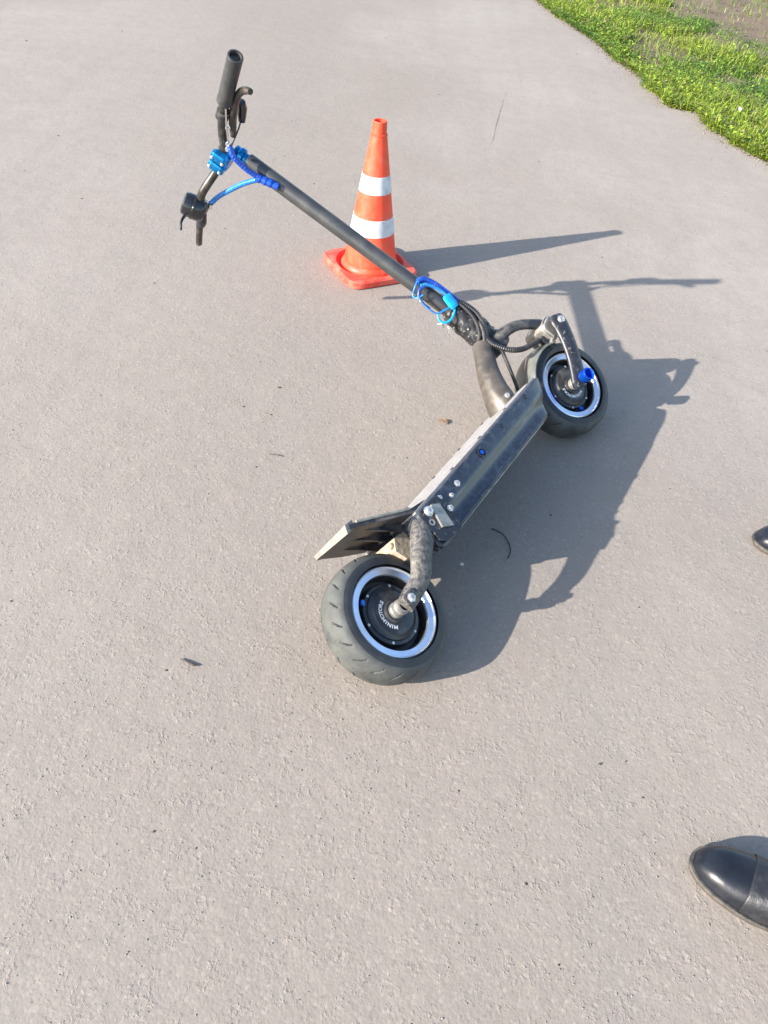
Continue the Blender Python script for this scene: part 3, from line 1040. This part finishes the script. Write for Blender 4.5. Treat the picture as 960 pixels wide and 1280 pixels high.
def lever(ctrl, clampat, reservoir, dirn, side):
    sp = spline(ctrl, 8)
    lv = MB().sweep([Q(*q[:3]) for q in sp], [q[3] * 1.15 for q in sp], 16, True, (1.0, 1.0), up=eA).build('brake_lever', BARM, scooter, 50)
    c0 = Q(*clampat)
    MB().lathe([(.0135, -.012), (.0165, -.011), (.0165, .011), (.0135, .012)], c0, dirn, 28).build('lever_clamp', BLACK, lv, 30)
    b = MB()
    b.sweep([Q(*q) for q in reservoir], [.010, .0125, .013, .0105], 16, True, (1, .85))
    b.build('lever_body', PLAST, lv, 40)
    return lv
lv = lever([(1.096, -.030, .075, .0062), (1.108, -.026, .105, .0085), (1.115, -.027, .140, .0085), (1.117, -.028, .180, .0080), (1.112, -.032, .212, .0078), (1.098, -.040, .236, .0075), (1.086, -.046, .247, .0062)],
           (1.135, -.037, .125), [(1.098, .004, .100), (1.103, .004, .118), (1.107, .004, .138), (1.112, .000, .155)], Q(1, 0, .17) - Q(1, 0, .1), 1)
MB().sweep([Q(*q) for q in spline([(1.103, .004, .105), (1.096, -.008, .095), (1.092, -.026, .075), (1.090, -.042, .055)], 8)], .0022, 8).build('brake_hose', CORR, lv)
for q in ((1.097, -.046, .060), (1.094, -.047, .045), (1.112, -.040, .100)):
    bolt_head('bolt', Q(*q), -eF + eR * .4, .0052, .008, CHROME, lv, 16)
MB().sweep([Q(*q) for q in spline([(1.128, -.050, .160), (1.116, -.052, .125), (1.103, -.050, .085), (1.096, -.046, .060)], 8)], .0024, 8).build('steel_cable', CHROME, lv)

# throttle with display on the left
c0 = Q(1.098, -.104, -.150)
ax_t = (eA * .93 - eF * .30 + eR * .05).normalized()
th_ = MB().lathe([(0.0001, -0.0144), (0.0244, -0.0144), (0.0299, -0.0096), (0.0329, 0.0024), (0.0335, 0.0144), (0.0348, 0.0156), (0.0348, 0.0204), (0.0329, 0.0216), (0.0320, 0.0360), (0.0287, 0.0456), (0.0226, 0.0486), (0.0214, 0.0474), (0.0001, 0.0474)], c0, ax_t, 40, eR)
thr = th_.build('throttle_display', PLAST, scooter, 35)
MB().lathe([(.0208, .0478), (.0200, .0484), (.0001, .0485)], c0, ax_t, 32, eR).build('screen', HUB, thr, 30)
sp_ = spline([(1.118, -.125, -.160, .0055), (1.122, -.145, -.168, .0055), (1.118, -.162, -.168, .0050), (1.110, -.176, -.163, .0045), (1.106, -.184, -.158, .004)], 6)
MB().sweep([Q(*q[:3]) for q in sp_], [q[3] for q in sp_], 12, True, (.7, 1.3)).build('throttle_trigger', PLAST, thr, 50)
MB().box(Q(1.092, -.108, -.138), eR * .010, eF * .014, eA * .014, .3).build('throttle_clamp', BLACK, thr, 30)
MB().lathe([(.0135, -.010), (.0170, -.009), (.0170, .009), (.0135, .010)], Q(1.104, -.093, -.150), Q(1.094, -.092, -.2) - Q(1.104, -.093, -.15), 28).build('throttle_clamp', BLACK, thr, 30)
MB().sweep([Q(1.080, -.088, -.120), Q(1.079, -.087, -.142)], [.0075, .0065], 16).build('cable_adjuster', CHROME, thr, 40)
MB().sweep([Q(1.092, -.093, -.175), Q(1.085, -.098, -.200), Q(1.083, -.099, -.212)], [.0125, .0140, .0110], 20).build('bar_collar', BLACK, thr, 40)

# --- blue wrapped cables between handlebar and stem
def wrapped(name, ctrl, rad, mat, parent, pitch=.008):
    path_ = [Q(*q) for q in spline(ctrl, 10)]
    o = MB().sweep(path_, rad * .86, 14).build(name, mat, parent, 60)
    hx = helix(path_, rad * .70, pitch)
    MB().sweep(hx, rad * .28, 6).build('spiral_wrap', mat, o, 60)
    return o
wrapped('control_cable', [(1.092, -.048, .060), (1.075, -.055, .046), (1.044, -.048, .028), (1.012, -.036, .014), (.985, -.027, .010)], .0082, BWRAP, scooter)
wrapped('control_cable', [(1.081, -.086, -.126), (1.073, -.066, -.108), (1.058, -.052, -.084), (1.034, -.041, -.043), (1.010, -.034, -.010), (.992, -.028, .007)], .0076, CWRAP, scooter)
jn = MB().sweep([Q(*q) for q in spline([(1.006, -.033, .006), (.985, -.029, .010), (.962, -.025, .013), (.946, -.021, .014)], 6)], [.0100] * 6 + [.0104] * 6 + [.0090] * 6 + [.005], 18).build('cable_sleeve', BWRAP, scooter, 50)
for a in (.995, .980, .966):
    c_ = Q(a, -.0312 + (.995 - a) * .19, .008 + (.995 - a) * .16)
    MB().lathe([(.0105, -.0016), (.0120, -.0014), (.0120, .0014), (.0105, .0016)], c_, eA, 20).build('cable_tie', BLUE, jn, 40)

# --- blue wrap low on the stem with ties and a tag
low = [(.520, -0.0101, 0.0274), (.513, 0.0034, 0.0304), (.495, 0.0143, 0.0289), (.470, 0.0202, 0.0266), (.440, 0.0218, 0.0251), (.415, 0.0202, 0.0258), (.396, 0.0176, 0.0274)]
wrapped('lower_cable', low, .0085, BWRAP, scooter, .0065)
wrapped('lower_cable', [(.508, -0.0168, 0.0304), (.496, -0.0050, 0.0334), (.474, 0.0050, 0.0334), (.450, 0.0084, 0.0319), (.425, 0.0084, 0.0304), (.402, 0.0101, 0.0304)], .0055, CWRAP, scooter, .006)
def tie(ctrl, r_, mat):
    return MB().sweep([Q(*q) for q in spline(ctrl, 8)], r_, 8, True, (1.0, .6)).build('cable_tie', mat, scooter, 60)
tie([(.522, 0.0000, 0.0289), (.518, -0.0235, 0.0228), (.512, -0.0353, 0.0091), (.505, -0.0420, 0.0076), (.497, -0.0437, 0.0167), (.490, -0.0336, 0.0274)], .0028, CWRAP)
tie([(.500, -0.0151, 0.0334), (.505, -0.0286, 0.0274), (.494, -0.0420, 0.0198), (.472, -0.0487, 0.0167), (.455, -0.0504, 0.0198)], .0030, BWRAP)
tie([(.500, -0.0386, 0.0213), (.480, -0.0504, 0.0205), (.452, -0.0554, 0.0213), (.432, -0.0521, 0.0228), (.424, -0.0386, 0.0274), (.412, -0.0151, 0.0319)], .0030, CWRAP)
tie([(.432, -0.0504, 0.0228), (.420, -0.0622, 0.0198), (.404, -0.0605, 0.0198), (.394, -0.0437, 0.0243), (.396, -0.0218, 0.0304), (.404, -0.0067, 0.0334)], .0032, TAG)
tie([(.505, -0.0252, 0.0274), (.500, -0.0370, 0.0198), (.485, -0.0454, 0.0137)], .0022, WHITEP)
MB().box(Q(.420, -0.0034, 0.0353), (eA * .9 + eF * .35).normalized() * .021, (eF * .9 - eA * .35).normalized() * .0125, eR * .0065, .25).build('cable_tag', TAG, scooter, 30)

# --- black ribbed cables
def ribbed(name, ctrl, r_, mat=CORR, pitch=.0055):
    p_, rd = corrugated([Q(*q) for q in spline(ctrl, 10)], r_, pitch)
    return MB().sweep(p_, rd, 12).build(name, mat, scooter, 60)
ribbed('ribbed_cable', [(.400, .018, .029), (.380, .017, .036), (.350, .012, .042), (.325, .000, .043), (.305, -.016, .044), (.290, -.034, .040), (.270, -.040, .042), (.250, -.040, .048), (.228, -.038, .056), (.205, -.026, .060), (.183, -.002, .060), (.164, .035, .054), (.150, .066, .046)], .0072)
ribbed('ribbed_cable', [(.402, .010, .032), (.378, .004, .039), (.345, -.010, .044), (.315, -.032, .040), (.300, -.052, .026)], .0055, CORR, .0048)
ribbed('ribbed_cable', [(.252, -.036, .045), (.236, -.043, .048), (.212, -.062, .049), (.188, -.081, .049), (.160, -.104, .048), (.135, -.125, .046)], .0050, CORR, .0050)
ribbed('ribbed_cable', [(.330, -.010, .044), (.312, -.024, .046), (.296, -.040, .042), (.282, -.052, .030)], .0050, BLACK, .0048)

# --- front crown, pivot block and arms
ctrl = [(.258, -.012, .026, .018), (.252, .012, .034, .0165), (.243, .036, .040, .0150), (.224, .064, .044, .0140), (.196, .090, .046, .0140), (.168, .110, .048, .0150), (.150, .118, .050, .016)]
sp_ = spline(ctrl, 7)
for sgn in (1,):
    cw = MB().sweep([Q(q[0], q[1], sgn * q[2]) for q in sp_], [q[3] for q in sp_], 16, True, (.85, 1.05), up=eR)
    cr = cw.build('fork_crown', BLACK, scooter, 50)
MB().lathe([(.0335, .222), (.0385, .226), (.0385, .262), (.0335, .268), (.0300, .268)], S0, eA, 40, eF).build('crown_ring', BLACK, scooter, 30)
pb = MB()
pb.box(Q(.140, .112, .026), eF * .030, eA * .030, eR * .046, .22)
pivot = pb.build('pivot_block', ALU, scooter, 30)
for t_ in (.006, .022, .038, .054, .066):
    for s_ in (1,):
        MB().lathe([(.0300, -.002), (.0325, -.0015), (.0325, .0015), (.0300, .002)], Q(.140, .113, t_ * s_), eR, 32).build('clamp_ring', ALU, pivot, 30)
MB().box(Q(.118, .075, .045), eF * .010, eA * .030, eR * .010, .2).build('bracket_post', BLACK, pivot, 30)
MB().box(Q(.118, .092, .052), eF * .020, eA * .005, eR * .012, .2).build('bracket_foot', ALU, pivot, 30)
for sgn in (1, -1):
    o_ = .086 if sgn > 0 else .078
    if sgn < 0:
        o_ = .070
    ctrl = [(.152, .136, o_, .014), (.136, .124, o_, .0200), (.112, .106, o_ + .003, .0185), (.082, .078, o_ + .006, .0170), (.050, .046, o_ + .005, .0165), (.022, .020, o_ - .002, .0170), (.005, .004, o_ - .008, .0175), (-.006, -.006, o_ - .010, .0150)]
    if sgn < 0:
        ctrl = [(.085, .140, .030, .012), (.078, .138, .050, .013), (.070, .120, .064, .013), (.050, .085, .068, .013), (.028, .045, .068, .013), (.005, .008, .066, .0135), (-.006, -.006, .066, .012)]
    sp_ = spline(ctrl, 6)
    ar = MB().sweep([Q(q[0], q[1], sgn * q[2]) for q in sp_], [q[3] * (1.32 if sgn > 0 else 1.1) for q in sp_], 20, True, (.55, 1.05), up=eR).build('front_swing_arm', ARMF, scooter, 50)
    if sgn > 0:
        bolt_head('pivot_bolt', Q(.136, .124, sgn * (o_ + .0135)), eR * sgn, .0088, .006, BOLT, ar, 20)
    MB().lathe([(.0170, .044), (.0170, .054), (.0150, .056), (.0150, .064), (.0170, .066), (.0170, .070), (.013, .072)], front_c, eR * sgn, 28).build('axle_spacer', ALU, ar, 30)
    if sgn > 0:
        MB().lathe([(.0140, .084), (.0178, .086), (.0188, .096), (.0184, .108), (.0172, .111), (.0145, .112), (.0128, .110), (.0120, .092), (.0001, .095)], front_c + eF * .006 - eA * .002, eR, 32).build('axle_cap', BLUE, ar, 35)
    else:
        bolt_head('axle_nut', Q(.004, .004, -.0755), -eR, .0080, .004, BOLT, ar, 6)

# front mudguard: a curved shell close to the tyre, behind the pivot
mg = MB()
v, fc = [], []
NA, NB = 26, 9
for layer in (0, .0025):
    for i in range(NA + 1):
        a = R(52 + (150 - 52) * i / NA)
        for j in range(NB + 1):
            w_ = -1 + 2 * j / NB
            r_ = .1385 + layer - .012 * abs(w_) ** 3
            v.append(front_c + (eF * math.cos(a) + eA * math.sin(a)) * r_ + eR * (w_ * (.052 - .010 * max(0, (i - 18) / 8))))
K = (NA + 1) * (NB + 1)
for i in range(NA):
    for j in range(NB):
        a = i * (NB + 1) + j
        fc.append((a, a + 1, a + NB + 2, a + NB + 1))
        fc.append((K + a, K + a + 1, K + a + NB + 2, K + a + NB + 1))
for i in range(NA):
    for j in (0, NB):
        a = i * (NB + 1) + j
        fc.append((a, a + NB + 1, K + a + NB + 1, K + a))
for j in range(NB):
    for i in (0, NA):
        a = i * (NB + 1) + j
        fc.append((a, a + 1, K + a + 1, K + a))
mg.add(v, fc).build('front_mudguard', CLEARP, scooter, 40)

# kickstand folded along the left underside
MB().sweep([P(.40, .020, -.085), P(.385, .022, -.060), P(.25, .018, -.045)], .0075, 12).build('kickstand', BLACK, scooter, 50)

# ------------------------------------------------------------------ shoes at the right edge
def pchip(x, xs, ys):
    xs, ys = np.array(xs, float), np.array(ys, float)
    h = np.diff(xs); d = np.diff(ys) / h
    m = np.zeros(len(xs)); m[0], m[-1] = d[0], d[-1]
    for i in range(1, len(xs) - 1):
        m[i] = 0 if d[i - 1] * d[i] <= 0 else 2 * d[i - 1] * d[i] / (d[i - 1] + d[i])
    i = int(np.clip(np.searchsorted(xs, x) - 1, 0, len(xs) - 2))
    t = min(1, max(0, (x - xs[i]) / h[i]))
    return ((1 + 2 * t) * (1 - t) ** 2 * ys[i] + t * (1 - t) ** 2 * h[i] * m[i] + t * t * (3 - 2 * t) * ys[i + 1] + t * t * (t - 1) * h[i] * m[i + 1])

def make_shoe(label, toe, ang, mirror, scale=1.0):
    root = empty('leather_shoe', label, 'shoe', (toe[0], toe[1], 0), 'black leather shoes at the right edge')
    root.rotation_euler[2] = R(ang)
    L = .292
    # half widths to each side of the centre line, x measured from toe to heel
    xs = [0, .0008, .0025, .006, .010, .016, .035, .06, .085, .11, .15, .19, .23, .26, .28, .292]
    wo = [0, .0068, .0120, .0182, .0232, .0292, .041, .049, .0525, .053, .045, .0375, .0365, .036, .028, 0]
    wi = [0, .0062, .0108, .0163, .0208, .0262, .0365, .0435, .047, .0475, .041, .034, .0345, .035, .027, 0]
    if mirror:
        wo, wi = wi, wo
    hx = [0, .01, .03, .07, .11, .15, .185, .21, .24, .27, .292]
    hz = [.046, .0465, .048, .053, .064, .082, .096, .090, .080, .082, .084]
    nu, nv = 110, 30
    v, fc = [], []
    t_all = [.5 - .5 * math.cos(math.pi * i / (nu - 1)) for i in range(nu)]
    open_from = .185
    for t in t_all:
        x = t * L
        a, b, h = pchip(x, xs, wo), pchip(x, xs, wi), pchip(x, hx, hz)
        endk = max(.25, (1 - (1 - min(1, x / .055)) ** 2.4) ** .5)
        for j in range(nv + 1):
            ph = math.pi * j / nv
            cx = math.copysign(abs(math.cos(ph)) ** (.72 if x < .16 else .6), math.cos(ph))
            y = cx * (a if cx > 0 else b)
            z = .012 + (h * endk - .012) * abs(math.sin(ph)) ** .75
            if x > open_from:
                top = pchip(x, hx, hz)
                z = min(z, top)
            # vamp laps over the toe cap with a small step
            if x > .088 - .006 * abs(cx):
                z += 0
            # creases over the vamp
            if .098 < x < .14:
                z += .0013 * mnoise.noise(Vector((x * 150 + y * 40, y * 30, 2))) * abs(math.sin(ph)) * min(1, (x - .098) / .01)
            v.append((x, y, z))
    for i in range(nu - 1):
        for j in range(nv):
            xm = t_all[i] * L
            if xm > open_from and abs(j + .5 - nv / 2) < nv * .27 and xm < L * .985:
                continue
            k = i * (nv + 1) + j
            fc.append((k, k + 1, k + nv + 2, k + nv + 1))
    seam_x = lambda k: .0890
    cap_f = [q for q in fc if v[q[0]][0] < seam_x(q[0]) + .006]
    vamp_f = [q for q in fc if v[q[3]][0] > seam_x(q[0])]
    for nm_, ff_, mt_, gr_ in (('toe_cap', cap_f, LEATH, 0), ('upper', vamp_f, LEATHV, .0011)):
        used = sorted({i for q in ff_ for i in q})
        ix = {i: k for k, i in enumerate(used)}
        vv_ = [(v[i][0], v[i][1] * (1 + gr_ * 18), v[i][2] + (gr_ if v[i][2] > .02 else 0)) for i in used]
        up = MB().add(vv_, [tuple(ix[i] for i in q) for q in ff_]).build(nm_, mt_, root, 60)
        so = up.modifiers.new('thickness', 'SOLIDIFY')
        so.thickness = .0012 if gr_ else .003
        so.offset = -1
    def outline(grow, x0, x1):
        out = []
        xx = [x0 + (x1 - x0) * (.5 - .5 * math.cos(math.pi * i / 40)) for i in range(41)]
        for x in xx:
            out.append((x - grow * (1 - 2 * x / L), pchip(x, xs, wo) + grow))
        for x in reversed(xx):
            out.append((x - grow * (1 - 2 * x / L), -pchip(x, xs, wi) - grow))
        return out
    ol = outline(.0030, 0, L)
    MB().prism([(p[0], p[1], .006) for p in ol], (0, 0, .0075)).build('welt', SOLE, root, 40)
    ol2 = outline(.002, 0.003, L - .002)
    MB().prism([(p[0], p[1], .0) for p in ol2 if p[0] < .14 or p[0] > .215], (0, 0, .006)).build('sole', LINING, root, 40)
    # toe-cap seam, raised stitching line
    for x0, am_ in ((.0895, .004),):
        pts = []
        for j in range(1, 32):
            ph = math.pi * j / 32
            x = x0 + am_ * (1 - math.sin(ph)) * -.6
            a, b, h = pchip(x, xs, wo), pchip(x, xs, wi), pchip(x, hx, hz)
            cx = math.copysign(abs(math.cos(ph)) ** .72, math.cos(ph))
            pts.append((x, cx * (a if cx > 0 else b) * 1.004, .0125 + (h - .012) * abs(math.sin(ph)) ** .75))
        MB().sweep([(p[0] + .0015, p[1] * 1.025, p[2] + .0012) for p in pts], .0007, 6).build('seam', SOFT, root, 60)
    # laced flaps
    for s_ in (1, -1):
        fl = []
        for x in np.linspace(.118, .182, 6):
            h = pchip(x, hx, hz)
            fl.append((x, s_ * .012, h + .0005))
        MB().sweep(fl, .0028, 8, True, (1, 1.8)).build('lace_flap', LEATH, root, 60)
    for x in (.130, .145, .160, .174):
        h = pchip(x, hx, hz)
        MB().sweep(spline([(x, -.018, h - .001), (x + .002, 0, h + .004), (x, .018, h - .001)], 6), .0016, 6).build('lace', SOFT, root, 60)
    MB().prism([(x, y, .013) for x, y in outline(-.005, .19, L - .004)], (0, 0, .004)).build('insole', LINING, root, 40)
    return root
make_shoe('polished black leather shoe at the lower right, the nearest and larger in view', (.5935, .601), -27, False)
make_shoe('black leather shoe toe tip poking in beside the scooter shadow, farther away', (.927, 1.432), -6, True)

# ------------------------------------------------------------------ small litter on the asphalt
def spl_obj(name, pts, rad, mat, label, cat, n=8, group=None):
    c0 = Vector(pts[0])
    sp = spline([Vector(p) - c0 for p in pts], 8)
    rr = rad if not hasattr(rad, '__len__') else [np.interp(i / (len(sp) - 1), np.linspace(0, 1, len(rad)), rad) for i in range(len(sp))]
    o = MB().sweep(sp, rr, n).build(name, mat, None, 60)
    o.location = c0
    return tag(o, label, cat, group)

spl_obj('wire', [(.268, 1.368, .002), (.292, 1.352, .004), (.306, 1.325, .004), (.310, 1.298, .003), (.303, 1.272, .002)], .0013, WIREM, 'thin black curved wire lying in the scooter shadow', 'wire')
spl_obj('twig', [(-.372, .892, .003), (-.358, .886, .004), (-.344, .880, .004), (-.334, .881, .003)], [.0010, .0017, .0026, .0014], DARKBIT, 'short dark twig on the asphalt left of the rear wheel', 'twig')
spl_obj('straw', [(-.315, 1.556, .0015), (-.298, 1.554, .003), (-.280, 1.553, .0015)], .0011, DARKBIT, 'thin dry stalk on the asphalt left of the foot plate', 'straw')

def leaf(label):
    c0 = Vector((.137, 1.780, 0))
    v = [(-.016, .004, .002), (-.008, .010, .006), (.004, .008, .010), (.014, -.002, .007), (.010, -.010, .002), (.002, -.003, .006), (-.006, .001, .004)]
    o = MB().prism(v, (0, 0, .0006)).build('leaf', LEAFBIT, None, smooth=False)
    o.location = c0
    return tag(o, label, 'leaf')
leaf('curled dry brown leaf on the asphalt beside the scooter neck')

def chip(name, c, s, mat, label, cat):
    v = []
    for k in range(7):
        a = 6.283 * k / 7
        q = s * random.uniform(.6, 1.15)
        v.append((math.cos(a) * q, math.sin(a) * q * .7, 0))
    top = [(x * .6, y * .6, s * .55) for x, y, _ in v]
    fs = [tuple(range(7, 14)), tuple(range(7))[::-1]] + [(k, (k + 1) % 7, 7 + (k + 1) % 7, 7 + k) for k in range(7)]
    o = MB().add(v + top, fs).build(name, mat, None, smooth=False)
    o.location = (c[0], c[1], .0005)
    return tag(o, label, cat)
chip('pebble', (.458, .765), .0035, DARKBIT, 'tiny dark pebble on the asphalt between the near shoe and the rear wheel', 'pebble')
chip('stone_chip', (.193, 1.240), .007, PALE, 'small pale stone chip in the shadow right of the rear wheel', 'stone')
chip('stone_chip', (-.345, 1.86), .005, DARKBIT, 'small dark stone on the asphalt between the handlebar and the foot plate', 'stone')

pp = MB().prism([(-.014, -.009, 0), (.012, -.012, .006), (.015, .010, .016), (-.004, .022, .028), (-.016, .010, .012)], (0, 0, .0008)).build('paper_scrap', PAPER, None, smooth=False)
pp.scale = (.62, .62, .62)
pp.location = (1.835, 5.13, .055)
pp.rotation_euler = (R(20), R(-25), R(30))
tag(pp, 'crumpled white paper scrap caught in the green weeds', 'paper')
